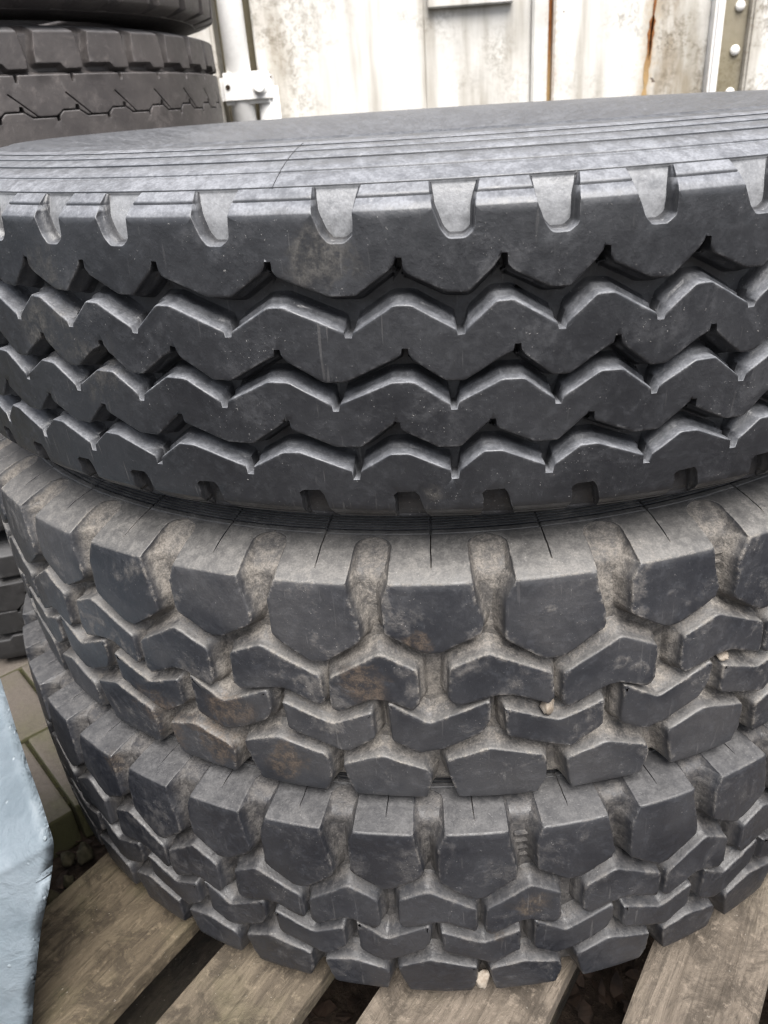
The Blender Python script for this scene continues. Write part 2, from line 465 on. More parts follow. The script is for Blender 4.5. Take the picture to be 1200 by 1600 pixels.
# ---- paving: stones laid in rows turned about 40 degrees
def paver_material():
    b = NB('paving_stone'); p = b.pos()
    n = b.noise(p, 7, 5, 0.6); n2 = b.noise(p, 120, 6, 0.7); n3 = b.noise(p, 600, 2, 0.6)
    oi = b.t.nodes.new('ShaderNodeObjectInfo')
    c = b.mix(oi.outputs['Random'], (0.0899, 0.07688, 0.0651), (0.1147, 0.0992, 0.08556))
    c = b.mix(b.ramp(n, 0.45, 0.7), c, (0.093, 0.0868, 0.0558))
    c = b.mix(b.math('MULTIPLY', b.ramp(n2, 0.4, 0.75), 0.5), c, (0.0558, 0.0465, 0.0372))
    c = b.mix(b.math('MULTIPLY', b.ramp(n3, 0.58, 0.7), 0.4), c, (0.2046, 0.1798, 0.155))
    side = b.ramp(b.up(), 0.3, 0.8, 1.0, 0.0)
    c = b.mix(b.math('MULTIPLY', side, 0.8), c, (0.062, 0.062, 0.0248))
    nn = b.bump(n2, 0.5, 0.003); nn = b.bump(n3, 0.5, 0.001, nn)
    return b.done(c, 0.9, nn, 0.3)
M['paver'] = paver_material()
def moss_material():
    b = NB('mossy_joint_sand'); p = b.pos()
    n = b.noise(p, 60, 6, 0.7)
    c = b.mix(b.ramp(n, 0.4, 0.6), (0.018, 0.0162, 0.0096), (0.03, 0.03, 0.0108))
    return b.done(c, 0.95, b.bump(n, 0.8, 0.006), 0.2)
M['moss'] = moss_material()
AX = Vector((math.cos(R_(40)), math.sin(R_(40)), 0)); BX = Vector((math.sin(R_(40)), -math.cos(R_(40)), 0))
def oriented_slab(a0, a1, b0, b1, z0, z1, bev, ax=AX, bx=BX, sub=0, seed=0, wob=0.0):
    """box spanning [a0,a1] x [b0,b1] along two ground axes with chamfered edges"""
    bm = bmesh.new()
    r = bmesh.ops.create_cube(bm, size=1.0)
    for v in bm.verts:
        v.co = Vector((a0 + (v.co.x + 0.5) * (a1 - a0), b0 + (v.co.y + 0.5) * (b1 - b0), z0 + (v.co.z + 0.5) * (z1 - z0)))
    if sub:
        n = int((a1 - a0) / sub)
        for i in range(1, n):
            bmesh.ops.bisect_plane(bm, geom=bm.verts[:] + bm.edges[:] + bm.faces[:], dist=1e-5, plane_co=(a0 + i * (a1 - a0) / n, 0, 0), plane_no=(1, 0, 0))
    es = [e for e in bm.edges if e.is_manifold and e.calc_face_angle(0) > 0.5]
    bmesh.ops.bevel(bm, geom=es, offset=bev, segments=2, affect='EDGES', profile=0.6)
    for v in bm.verts:
        if wob:
            q = v.co * 9 + Vector((seed * 5.1, 0, seed))
            v.co += Vector((0, noise.noise(q) * wob, noise.noise(q + Vector((7, 3, 1))) * wob * 0.7))
        a, bb, z = v.co
        v.co = ax * a + bx * bb + Vector((0, 0, z))
    bmesh.ops.recalc_face_normals(bm, faces=bm.faces[:])
    return bm
# bed under the stones, with a ragged mossy surface between them
paving = oriented_slab(-1.6, 3.2, -4.2, -0.955, GZ - 0.075, GZ - 0.008, 0.004)
pm = bpy.data.meshes.new('pavement'); paving.to_mesh(pm); paving.free()
pav = structure(link('pavement', pm, M['moss']))
k = 0
rows_b = [-0.93 - 0.20 * i for i in range(12)]
for i, b1 in enumerate(rows_b):
    b0 = b1 - 0.20
    off = 0.153 if i % 2 == 0 else 0.212
    for j in range(-7, 12):
        a0 = off + j * 0.245
        cx = AX * (a0 + 0.12) + BX * (b0 + 0.1)
        if not (-1.6 < cx.x < 0.2 and 0.3 < cx.y < 2.1): continue
        dz = rnd.uniform(-0.002, 0.0025)
        b = oriented_slab(a0 + 0.0025, a0 + 0.2425, b0 + 0.0025, b1 - 0.0025, GZ - 0.07, GZ + dz, 0.005, seed=k, wob=0.0015)
        for f in b.faces: f.smooth = False
        me = bpy.data.meshes.new('paving_stone'); b.to_mesh(me); b.free()
        link('paving_stone', me, M['paver'], pav); k += 1

# ================================================================== shipping container wall behind
WY = 2.30
def wall_material(name, base, dirt=1.0, olive=0.0):
    b = NB(name); p = b.pos()
    x = b.sep(p)[0]
    # grime gathers beside the pipe and on the right-hand panel
    where = b.math('MAXIMUM', b.ramp(x, 0.58, 0.84), b.ramp(x, -0.22, 0.0, 0.45, 0.0))
    n = b.noise(p, 5.5, 4, 0.6, 0.4)
    st = b.noise(b.map(p, scale=(11, 1, 1.3)), 1.0, 4, 0.6)
    n2 = b.noise(p, 75, 6, 0.78); n3 = b.noise(p, 170, 3, 0.6)
    c = b.mix(b.ramp(st, 0.44, 0.70, 0.0, 0.9 * (0.15 + 0.85 * dirt)), base, (0.31, 0.279, 0.2294))
    br = b.noise(b.map(p, scale=(9, 1, 2.2), loc=(4, 0, 7)), 1.0, 5, 0.65)
    c = b.mix(b.math('MULTIPLY', b.ramp(br, 0.48, 0.68), b.math('MULTIPLY', where, 0.8 * dirt)), c, (0.2046, 0.155, 0.093))
    c = b.mix(b.ramp(b.noise(b.map(p, loc=(2, 5, 1)), 3.2, 4, 0.6), 0.5, 0.7, 0.0, 0.5), c, (0.3224, 0.3162, 0.2976))
    m1 = b.math('MULTIPLY', b.ramp(b.math('ADD', n, b.math('MULTIPLY', where, 0.17)), 0.48, 0.72), b.ramp(n2, 0.42, 0.62))
    c = b.mix(b.math('MULTIPLY', m1, b.ramp(where, 0.0, 1.0, 0.5 * dirt, 0.85 * dirt)), c, (0.124, 0.1023, 0.0651))
    m2 = b.math('MULTIPLY', b.ramp(n3, 0.60, 0.68), b.math('MULTIPLY', b.ramp(n, 0.42, 0.6), where))
    c = b.mix(b.math('MULTIPLY', m2, 0.9 * dirt), c, (0.0372, 0.031, 0.0248))
    zz = b.sep(p)[2]
    for (xc, sl, w0, w1, amt, cc) in ((0.772, 0.05, 0.004, 0.042, 0.62, (0.2914, 0.2046, 0.0992)), (0.520, 0.0, 0.002, 0.03, 0.5, (0.2604, 0.1488, 0.062)), (0.875, 0.0, 0.0, 0.05, 0.45, (0.1674, 0.1364, 0.0806))):
        ds = b.math('ABSOLUTE', b.math('SUBTRACT', b.math('SUBTRACT', x, xc), b.math('MULTIPLY', b.math('SUBTRACT', zz, 0.8), sl)))
        k = b.ramp(b.math('ADD', ds, b.math('MULTIPLY', b.math('SUBTRACT', n2, 0.42), 0.09)), w0, w1, amt * dirt, 0.0)
        c = b.mix(k, c, cc)
    if olive: c = b.mix(b.ramp(b.math('ADD', st, b.math('MULTIPLY', n2, 0.5)), 0.45, 1.0, olive, olive * 0.35), c, (0.124, 0.1023, 0.0527))
    ch = b.ramp(b.noise(b.map(p, loc=(5, 0, 2)), 15, 4, 0.6), 0.71, 0.73)
    c = b.mix(ch, c, (0.1364, 0.1054, 0.0806))
    nn = b.bump(b.math('SUBTRACT', b.math('MULTIPLY', n2, 0.0008), b.math('MULTIPLY', ch, 0.0006)), 1.0, 1.0)
    return b.done(c, b.ramp(n2, 0.3, 0.7, 0.45, 0.7), nn, 0.4)
M['white'] = wall_material('weathered_white_paint', (0.64, 0.625, 0.59))
M['white_clean'] = wall_material('white_paint_rod', (0.84, 0.83, 0.81), 0.12)
M['olive'] = wall_material('grimy_shaded_recess_paint', (0.33, 0.3, 0.228), 1.0, 0.9)
def rust_material():
    b = NB('rust'); p = b.pos()
    n = b.noise(p, 60, 6, 0.7); n2 = b.noise(p, 14, 4, 0.6)
    c = b.mix(b.ramp(n, 0.35, 0.65), (0.12, 0.04125, 0.015), (0.27, 0.1125, 0.0375))
    z = b.sep(p)[2]
    c = b.mix(b.ramp(b.math('ADD', z, b.math('MULTIPLY', n2, 0.12)), 0.80, 0.93, 0.75, 0.0), c, (0.4125, 0.3, 0.15))
    return b.done(c, 0.9, b.bump(n, 0.8, 0.003), 0.2)
M['rust'] = rust_material()
def box_mesh(name, x0, x1, y0, y1, z0, z1, mat, bev=0.002, rotz=0.0):
    bm = bmesh.new(); bmesh.ops.create_cube(bm, size=1.0)
    for v in bm.verts: v.co = Vector((x0 + (v.co.x + .5) * (x1 - x0), y0 + (v.co.y + .5) * (y1 - y0), z0 + (v.co.z + .5) * (z1 - z0)))
    if bev: bmesh.ops.bevel(bm, geom=bm.edges[:], offset=bev, segments=2, affect='EDGES')
    for f in bm.faces: f.smooth = False
    me = bpy.data.meshes.new(name); bm.to_mesh(me); bm.free(); me.materials.append(mat)
    return me
cont = empty('shipping_container', (0.2, WY, GZ))
tag(cont, 'weathered white steel container wall with rust streaks behind the tyre stacks', 'container')
def cpart(name, x0, x1, y0, y1, z0, z1, mat, bev=0.002, parent=None, label=None):
    me = box_mesh(name, x0 - 0.2, x1 - 0.2, y0 - WY, y1 - WY, z0 - GZ, z1 - GZ, M[mat], bev)
    o = link(name, me, None, cont)
    if parent: o.parent = parent
    if label: o['label'] = label
    return o
ZB, ZT = -0.098, 2.45
cpart('body', -2.2, 2.6, WY + 0.06, WY + 2.3, ZB - 0.02, ZT + 0.02, 'white', 0.006)
cpart('corner_post', -0.75, -0.330, WY - 0.05, WY + 0.055, ZB, ZT, 'white', 0.008)
cpart('hinge_gap', -0.3295, -0.2385, WY + 0.046, WY + 0.052, ZB, ZT, 'olive', 0.0, label='dark gap behind the white pipe')  # recess shade beside the pipe put into this strip's colour
cpart('door_panel', -0.238, 0.192, WY, WY + 0.05, ZB, ZT, 'white', 0.004)
cpart('door_panel', 0.1925, 0.468, WY + 0.006, WY + 0.05, ZB, ZT, 'white', 0.004)
cpart('gasket_strip', 0.4685, 0.509, WY - 0.010, WY + 0.05, ZB, ZT, 'white', 0.004)
cpart('rusty_seam', 0.510, 0.524, WY + 0.020, WY + 0.05, ZB, ZT, 'rust', 0.0, label='narrow rusted seam between two white panels')
cpart('door_panel', 0.525, 0.925, WY + 0.002, WY + 0.05, ZB, ZT, 'white', 0.004)
cpart('post_flange', 0.926, 0.950, WY - 0.03, WY + 0.05, ZB, ZT, 'white_clean', 0.006)
rec = cpart('recessed_channel', 0.951, 1.026, WY + 0.012, WY + 0.05, ZB, ZT, 'olive', 0.002, label='grimy brown channel holding a row of bolts')
cpart('corner_post', 1.0265, 2.4, WY - 0.012, WY + 0.05, ZB, ZT, 'white', 0.006)
pl = cpart('notice_plate', 0.205, 0.42, WY - 0.016, WY + 0.004, 0.949, 1.25, 'white', 0.003)
# bolts in the channel
def bolt_mesh():
    bm = bmesh.new()
    bmesh.ops.create_uvsphere(bm, u_segments=20, v_segments=10, radius=0.0125)
    for v in bm.verts: v.co.y *= 0.62
    for f in bm.faces: f.smooth = True
    me = bpy.data.meshes.new('bolt'); bm.to_mesh(me); bm.free(); me.materials.append(M['white_clean']); return me
bmsh = bolt_mesh()
for i in range(14):
    z = 0.711 + (i - 4) * 0.0975
    o = link('bolt', bmsh, None, rec); o.location = (1.002 - 0.2, 0.009, z - GZ)
# rust streaks: thin runs of rusted metal standing a hair proud of the paint
def streak(x_top, z_top, x_bot, z_bot, w, name):
    bm = bmesh.new(); n = 26; rows = []
    for i in range(n + 1):
        t = i / n; z = z_top + (z_bot - z_top) * t; x = x_top + (x_bot - x_top) * t
        ww = w * (0.5 + 0.5 * noise.noise(Vector((z * 60, x_top, 0)))) * (1 - 0.5 * t) * (0.15 if i in (0, n) else 1)
        jx = 0.003 * noise.noise(Vector((z * 25, 4, 1)))
        rows.append([bm.verts.new((x + jx - ww - 0.2, y - WY, z - GZ)) for y in (WY + 0.0005, WY + 0.003)] + [bm.verts.new((x + jx + ww - 0.2, y - WY, z - GZ)) for y in (WY + 0.003, WY + 0.0005)])
    for a, b in zip(rows, rows[1:]):
        for k in range(3): bm.faces.new((a[k], a[k + 1], b[k + 1], b[k]))
        bm.faces.new((a[3], a[0], b[0], b[3]))
    bm.faces.new(rows[0]); bm.faces.new(rows[-1])
    bmesh.ops.recalc_face_normals(bm, faces=bm.faces[:])
    me = bpy.data.meshes.new(name); bm.to_mesh(me); bm.free(); me.materials.append(M['rust'])
    return link(name, me, None, cont)
streak(0.795, 1.25, 0.774, 0.80, 0.009, 'rust_streak')
streak(0.778, 0.90, 0.762, 0.55, 0.016, 'rust_streak')

# ---- locking rod with its bracket
def tube(name, p0, p1, r, mat, n=28, parent=None):
    bm = bmesh.new()
    d = Vector(p1) - Vector(p0); L = d.length
    bmesh.ops.create_cone(bm, cap_ends=True, segments=n, radius1=r, radius2=r, depth=L)
    rot = d.to_track_quat('Z', 'Y').to_matrix().to_4x4()
    bmesh.ops.transform(bm, matrix=Matrix.Translation((Vector(p0) + Vector(p1)) / 2) @ rot, verts=bm.verts[:])
    for f in bm.faces: f.smooth = len(f.verts) == 4
    me = bpy.data.meshes.new(name); bm.to_mesh(me); bm.free(); me.materials.append(mat)
    return link(name, me, None, parent)
PX, PY = -0.279, WY - 0.058
rod = empty('locking_rod', (PX, PY, GZ))
tag(rod, 'white vertical pipe with a bolted clamp bracket on the container wall', 'pipe')
tube('rod', (0, 0, 0.15), (0, 0, 2.4), 0.0305, M['white_clean'], parent=rod)
tube('lower_rod', (0.066, 0.006, 0.15), (0.066, 0.006, 0.93), 0.027, M['white_clean'], parent=rod)
br = link('bracket', box_mesh('bracket', -0.047, 0.082, -0.036, 0.050, 0.895, 0.966, M['white_clean'], 0.010), None, rod)
tube('bolt', (0.052, -0.052, 0.932), (0.052, -0.03, 0.932), 0.013, M['white_clean'], 16, br)
tube('bolt_washer', (0.052, -0.0395, 0.932), (0.052, -0.034, 0.932), 0.018, M['white_clean'], 20, br)
tube('bolt_hole', (-0.027, -0.0375, 0.934), (-0.027, -0.03, 0.934), 0.006, M['soil'], 14, br)  # solid dark disc, the shade inside a hole given as colour

# ================================================================== pallet
def wood_material(name, light, dark, seed, green=0.3):
    b = NB(name); p = b.pos()
    ang = R_(90 - 36.5)
    v = b.map(b.map(p, rot=(0, 0, -ang)), scale=(3.0, 16, 8), loc=(seed, seed * 2.3, 0))
    g = b.noise(v, 3.2, 8, 0.7, 0.8)
    v2 = b.map(b.map(p, rot=(0, 0, -ang)), scale=(6, 130, 60), loc=(seed, 0, 0))
    g2 = b.noise(v2, 1.6, 5, 0.65)
    n = b.noise(p, 9, 5, 0.6); n2 = b.noise(p, 90, 7, 0.7)
    c = b.mix(b.ramp(g, 0.36, 0.64), dark, light)
    c = b.mix(b.math('MULTIPLY', b.ramp(g2, 0.5, 0.68), 0.55), c, tuple(x * 0.45 for x in dark))
    c = b.mix(b.math('MULTIPLY', b.ramp(n, 0.48, 0.68), green), c, (0.066, 0.064, 0.03))
    bl = b.noise(b.map(p, loc=(seed * 4, 1, 2)), 26, 6, 0.7, 0.6)
    c = b.mix(b.ramp(bl, 0.46, 0.62, 0.0, 0.8), c, tuple(x * 0.5 for x in dark))
    c = b.mix(b.math('MULTIPLY', b.ramp(n2, 0.54, 0.66), 0.55), c, tuple(min(1, x * 1.45) for x in light))
    c = b.mix(b.math('MULTIPLY', b.ramp(b.noise(p, 260, 2), 0.70, 0.76), 0.5), c, (0.30, 0.275, 0.24))
    nn = b.bump(b.math('ADD', b.math('ADD', b.math('MULTIPLY', g, 0.004), b.math('MULTIPLY', g2, 0.0012)), b.math('ADD', b.math('MULTIPLY', n2, 0.0012), b.math('MULTIPLY', bl, 0.003))), 1.0, 1.0)
    return b.done(c, 0.85, nn, 0.3)
M['wood1'] = wood_material('grey_brown_wood', (0.112, 0.089, 0.060), (0.062, 0.048, 0.032), 1.0, 0.5)
M['wood_shaded'] = wood_material('shaded_lower_timber', (0.03, 0.024, 0.018), (0.016, 0.013, 0.010), 5.0, 0.2)  # dirty timber, with the shade under the deck put into its colour
M['wood2'] = wood_material('mossy_wood', (0.1275, 0.1037, 0.0748), (0.0782, 0.0629, 0.0459), 2.0, 0.45)
M['wood3'] = wood_material('pale_worn_wood', (0.152, 0.126, 0.100), (0.094, 0.077, 0.060), 3.0, 0.15)
DZ = 0.012
th = 36.5
DX = Vector((math.sin(R_(th)), math.cos(R_(th)), 0)); NX = Vector((math.cos(R_(th)), -math.sin(R_(th)), 0))
pallet = empty('wooden_pallet', (0, 0, 0))
tag(pallet, 'worn wooden pallet with mossy boards under the front tyre stack', 'pallet')
boards = [(-0.645, -0.495, 'wood1'), (-0.449, -0.343, 'wood2'), (-0.292, -0.148, 'wood3'), (-0.092, 0.009, 'wood3'), (0.058, 0.205, 'wood3')]
for i, (n0, n1, mt) in enumerate(boards):
    b = oriented_slab(-0.12, 1.12, n0, n1, DZ - 0.022, DZ, 0.0022, DX, NX, sub=0.03, seed=i * 1.7, wob=0.0022)
    for f in b.faces: f.smooth = False
    me = bpy.data.meshes.new('deck_board'); b.to_mesh(me); b.free()
    link('deck_board', me, M[mt], pallet)
for t0 in (-0.12, 0.62, 0.975):
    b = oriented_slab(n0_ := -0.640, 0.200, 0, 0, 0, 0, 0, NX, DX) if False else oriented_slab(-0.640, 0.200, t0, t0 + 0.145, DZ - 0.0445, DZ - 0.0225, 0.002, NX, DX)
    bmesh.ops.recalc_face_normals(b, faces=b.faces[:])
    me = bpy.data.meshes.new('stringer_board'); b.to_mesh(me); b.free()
    link('stringer_board', me, M['wood_shaded'], pallet)
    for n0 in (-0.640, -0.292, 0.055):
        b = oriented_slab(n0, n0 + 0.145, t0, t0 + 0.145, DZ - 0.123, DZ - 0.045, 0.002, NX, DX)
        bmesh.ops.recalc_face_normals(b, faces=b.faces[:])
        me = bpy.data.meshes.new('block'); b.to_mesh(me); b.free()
        link('block', me, M['wood_shaded'], pallet)
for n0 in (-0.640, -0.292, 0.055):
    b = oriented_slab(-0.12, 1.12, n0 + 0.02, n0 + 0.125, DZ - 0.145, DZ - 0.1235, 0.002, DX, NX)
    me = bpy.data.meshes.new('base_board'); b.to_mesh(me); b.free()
    link('base_board', me, M['wood_shaded'], pallet)

# ================================================================== TOP TYRE (continuous zigzag ribs)
def fill_ring(start, end_first, pitches_hint):
    """extra positions after `start` up to end_first (exclusive) with mixed pitch lengths"""
    gap = end_first - start
    n = round(gap / pitches_hint)
    r = random.Random(3)
    w = [r.choice([0.93, 0.96, 1.0, 1.15]) for _ in range(n)]
    s = sum(w); acc = start; o = []
    for k in range(n - 1):
        acc += gap * w[k] / s; o.append(acc)
    return o
R1 = 532.0
up1 = [(0, 533.5, 0, 514.5, 0), (45, 532.6, 45, 514.5, 45), (70, 531.5, 70, 514.5, 70), (73.5, 531.3, 73.5, 519.2, 73.5), (75, 531.2, 75, 519.8, 75), (86, 530.3, 86, 519.6, 86), (90.2, 529.9, 90.2, 518.8, 90), (91.4, 529.3, 91.2, 518.4, 91), (98.6, 524.3, 96.6, 516.8, 96.0), (98.9, 523.4, 96.1, 516.8, 96.1), (99.7, 522.9, 96.5, 516.7, 96.3), (100.0, 523.3, 97.4, 516.6, 96.5),
       (108.5, 517, 102.2, 514.6, 101.4), (112, 514, 103.8, 513.5, 103.4), (116, 510.3, 105.6, 510, 105.4), (128, 500, 110.3, 499.5, 110), (145, 485, 115.4, 484, 115), (158, 473, 118.6, 472, 118), (172, 460, 121.2, 459, 121), (186, 447, 123, 446, 122.8), (192, 441, 123.4, 440, 123.2)]
pr1 = Profile(up1, 1.0, 1.0, edge=91.0)
S1 = [-35.69, -29.86, -23.70, -15.72, -7.69, -1.48, 4.62, 10.94]
S2 = [-35.86, -29.60, -23.35, -15.77, -7.53, -0.59, 5.67, 12.05]
S3 = [-37.13, -30.88, -23.87, -15.73, -8.27, -2.09, 4.29, 11.36]
NT = [-32.34, -26.46, -19.11, -11.33, -4.23, 1.83, 7.74, 14.53]
NBt = [-35.00, -28.97, -22.66, -14.48, -7.78, -1.72, 4.40, 11.81]
ext = fill_ring(S1[-1], S1[0] + 360, 6.6)
S1 += ext
off = np.linspace(1.1, -0.17, len(ext)); S2 += [e + o for e, o in zip(ext, off)]
off = np.linspace(0.42, -1.44, len(ext)); S3 += [e + o for e, o in zip(ext, off)]
full = S1 + [S1[0] + 360]
NT += [full[8 + i] + 0.55 * (full[9 + i] - full[8 + i]) for i in range(len(ext))]
off = np.linspace(0.45, 2.1, len(ext)); NBt += [s + o for s, o in zip(S3[8:], off)]
D2 = R1 * math.pi / 180
def zig(S, upper_fn, valley_frac):
    pass
def ring_poly(S, shape):
    """shape(p) -> list of (du_deg, s, edge_scale) from one slot to just before the next; returns full ring polyline in mm"""
    out = []
    for i in range(len(S)):
        p = (S[i + 1] if i + 1 < len(S) else S[0] + 360) - S[i]
        j = rnd.uniform(-0.5, 0.5)
        for (du, s_, sc_) in shape(p): out.append(((S[i] + du) * D2, s_ + j * 0.5 + rnd.uniform(-0.25, 0.25), sc_))
    return out
SL = 0.1      # narrow slot edges keep their width towards the groove floor
# rib 1 lower edge (slot pointing up at u=0)
def g1u(p): return [(0.0, 66, SL), (0.19, 66, SL), (0.24, 60, 1), (0.50, 56.8, 1), (0.46 * p, 46.3, 1), (0.66 * p, 46, 1), (p - 0.55, 59.5, 1), (p - 0.27, 63, SL), (p - 0.19, 66, SL)]
def g2u(p): return [(0.0, 16, SL), (0.19, 16, SL), (0.26, 12, 1), (0.52, 9, 1), (0.36 * p, -3.8, 1), (0.53 * p, -3.8, 1), (p - 0.95, 9, 1), (p - 0.27, 12, SL), (p - 0.19, 16, SL)]
def g3u(p): return [(0.0, -29, SL), (0.21, -29, SL), (0.26, -34, 1), (0.46, -35.5, 1), (0.44 * p, -46, 1), (0.67 * p, -46, 1), (p - 0.46, -32, 1), (p - 0.25, -30.5, SL), (p - 0.19, -29, SL)]
# lower lips: notch pointing down, flat peak opposite the slot
def g1l(p): v = 0.588 * p; return [(-0.40, 41, 1), (0.62, 41, 1), (v - 0.30, 26.5, SL), (v - 0.21, 23, SL), (v + 0.21, 23, SL), (v + 0.32, 26.5, 1)]
def g2l(p): v = 0.43 * p; return [(-0.95, -4, 1), (0.48, -4, 1), (v - 0.26, -18, SL), (v - 0.19, -22, SL), (v + 0.19, -22, SL), (v + 0.34, -17, 1)]
def g3l(p): v = 0.60 * p; return [(-0.55, -50, 1), (0.66, -50, 1), (v - 0.28, -62, SL), (v - 0.22, -68, SL), (v + 0.24, -68, SL), (v + 0.36, -62, 1)]
ST = 109.5
def notch_top(C):
    out = []
    for c in C:
        j = rnd.uniform(-0.1, 0.1)
        for du, s_, k_ in [(-1.62 + j, ST, .3), (-1.42, 91, .3), (-0.92, 79.5, .3), (-0.48, 75, .3), (0.50, 75, .3), (1.02, 79, .3), (1.06, 91, .3), (1.42 + j, ST, 0.01)]:
            out.append(((c + du) * D2, s_, k_))
    return out
def notch_bot(C):
    out = []
    for c in C:
        for du, s_, k_ in [(-1.02, -ST, .18), (-0.92, -84, .18), (-1.0, -79.5, .18), (-0.72, -77.5, .18), (0.5, -77, .18), (0.74, -80, .18), (1.02, -89, .18), (1.5, -ST, 0.01)]:
            out.append(((c + du) * D2, s_, k_))
    return out
CIRC = 360 * D2
def slice_poly(L, x0, x1):
    """part of the closed ring polyline L between two cut positions, with interpolated ends"""
    ext_ = [(x - CIRC, y, k) for x, y, k in L] + list(L) + [(x + CIRC, y, k) for x, y, k in L]
    ext_.sort(key=lambda q: q[0]) if all(b[0] >= a[0] - 1e-6 for a, b in zip(L, L[1:])) else None
    def crossing(xc):
        for i in range(len(ext_) - 1):
            a, b = ext_[i], ext_[i + 1]
            if a[0] <= xc < b[0]:
                t = (xc - a[0]) / (b[0] - a[0])
                return i, (xc, a[1] + (b[1] - a[1]) * t, a[2])
    i0, p0 = crossing(x0); i1, p1 = crossing(x1)
    return [p0] + ext_[i0 + 1:i1 + 1] + [p1]
def rib(name, U, L, cuts, prof, R, mat, parent, splits=(), draft=1.3, seg=9.0, seed=0, fil=1.6, floor_h=-0.08):
    bm = bmesh.new()
    cc = list(cuts) + [cuts[0] + CIRC]
    for i in range(len(cuts)):
        lo = slice_poly(L, cc[i], cc[i + 1]); hi = slice_poly(U, cc[i], cc[i + 1])
        P, S = [], []
        for a in lo[:-1]: P.append((a[0], a[1])); S.append(a[2])
        P.append((lo[-1][0], lo[-1][1])); S.append(0)                # right cut: open
        hr = list(reversed(hi))
        for k_ in range(len(hr) - 1):
            P.append((hr[k_][0], hr[k_][1])); S.append(hr[k_ + 1][2])
        P.append((hr[-1][0], hr[-1][1])); S.append(0)                # left cut: open
        rad = [0 if S[k_] < 0.3 or S[k_ - 1] < 0.3 else fil for k_ in range(len(P))]
        P, S = fillet(P, S, rad, 2)
        add_block(bm, P, S, prof, R, draft=draft, step=True, ledge=2.0, seg=seg, splits=splits, seed=seed, wob=0.25, floor_h=floor_h)
    me = finish(bm, name, mat, merge=True)
    return link(name, me, None, parent)
t1 = empty('truck_tyre', (0.08876, 0.96518, 0.60765)); tilt(t1, -0.00914, 0.00738)
tag(t1, 'black truck tyre with zigzag ribs, on top of the front stack', 'tyre')
c1 = carcass(pr1, BEAD, R1, 109.0, M['top'], rings=((503, 498, 1, 0.6), (488, 483, 1, 1.0), (475, 470, 1, 0.8), (463, 458, 1, 1.1)), seed=1, lift=0.15, dusty=72, clean=452)
link('carcass', c1, None, t1)
P1u, P1l = ring_poly(S1, g1u), ring_poly(S1, g1l)
P2u, P2l = ring_poly(S2, g2u), ring_poly(S2, g2l)
P3u, P3l = ring_poly(S3, g3u), ring_poly(S3, g3l)
sp1 = (86, 90.2, 91.4, 98.6, 98.9, 99.7, 100.0, 108.5, -86, -90.2, -91.4, -98.6, -98.9, -99.7, -100.0, -108.5)
rib('shoulder_rib', notch_top(NT), P1u, [s * D2 + 0.3 for s in S1], pr1, R1, M['top'], t1, sp1, seed=1)
rib('centre_rib', P1l, P2u, [s * D2 + 0.3 for s in S2], pr1, R1, M['top'], t1, seed=2)
rib('centre_rib', P2l, P3u, [s * D2 + 0.3 for s in S3], pr1, R1, M['top'], t1, seed=3)
cut4 = [(a + 0.66 * 6.3) * D2 for a in S3]
cut4 = [((NBt[i] + (NBt[i + 1] if i + 1 < len(NBt) else NBt[0] + 360)) / 2) * D2 for i in range(len(NBt))]
rib('shoulder_rib', P3l, notch_bot(NBt), cut4, pr1, R1, M['top'], t1, sp1, seed=4)

# ================================================================== LUG TYRES (middle and bottom of the front stack)
R2 = 530.0
D3 = R2 * math.pi / 180
SU = 145.0
up2 = [(0, 534, 0, 516, 0), (60, 532.6, 60, 515.5, 60), (88, 531, 88.4, 513.5, 88), (93, 530.7, 93.3, 512.8, 92), (94.4, 530.6, 94.7, 513.8, 93), (99.6, 530.2, 100, 512.3, 98), (101.2, 529.5, 101.4, 511.6, 99.2), (103, 528, 102.4, 510.5, 100.2),
       (112, 520, 106.2, 507, 103.4), (122, 511, 110, 502, 106.8), (134, 500, 113.6, 494, 111), (145, 489, 116.2, 486, 114.2), (148.5, 485.5, 117, 483.5, 116), (160, 474, 119.4, 473, 119), (172, 462, 121.4, 461, 121), (186, 448, 123, 447, 122.5), (192, 442, 123.3, 441, 123)]
SHL = [(0, 101.2), (5.85, 101.2), (6.0, 89), (6.65, 67), (6.75, 55), (3.55, 34), (2.3, 33.6), (-.75, 54), (-.75, 84)]
SHS = [(0, 101.2), (6.05, 101.2), (6.25, 88), (6.85, 66), (6.6, 60), (3.6, 44.5), (2.45, 44.5), (-.55, 62), (-.6, 88)]
CH1a = [(3.65, 20), (8.0, 45), (11.05, 30), (11.1, -1), (10.55, -7), (8.2, 2), (7.05, 2), (4.15, -13), (3.55, -8)]
CH1b = [(4.15, 32), (7.1, 44), (12.0, 21), (12.15, -3), (11.8, -7.5), (8.9, 5), (7.7, 5), (4.6, -3), (4.0, 3)]
CH2a = [(-.75, -8.5), (-.45, -8.5), (3.5, -24.5), (7.05, -10), (7.1, -37), (4.6, -53.5), (3.8, -52), (-.6, -35.5)]
CH2b = [(-.6, -1.5), (-.35, -1.5), (2.5, -20), (7.1, 1), (7.3, -6), (7.2, -20), (6.6, -31), (3.4, -47), (1.7, -51), (-.55, -39)]
LOa = [(-5.45, -59), (-1.9, -46.5), (2.4, -58.5), (2.7, -64), (2.75, -86), (2.1, -101.2), (-4.4, -101.2), (-5.1, -80)]
LOb = [(-4.9, -67), (-1.5, -55), (2.1, -69), (2.5, -78), (2.0, -101.2), (-4.2, -101.2), (-4.6, -86)]
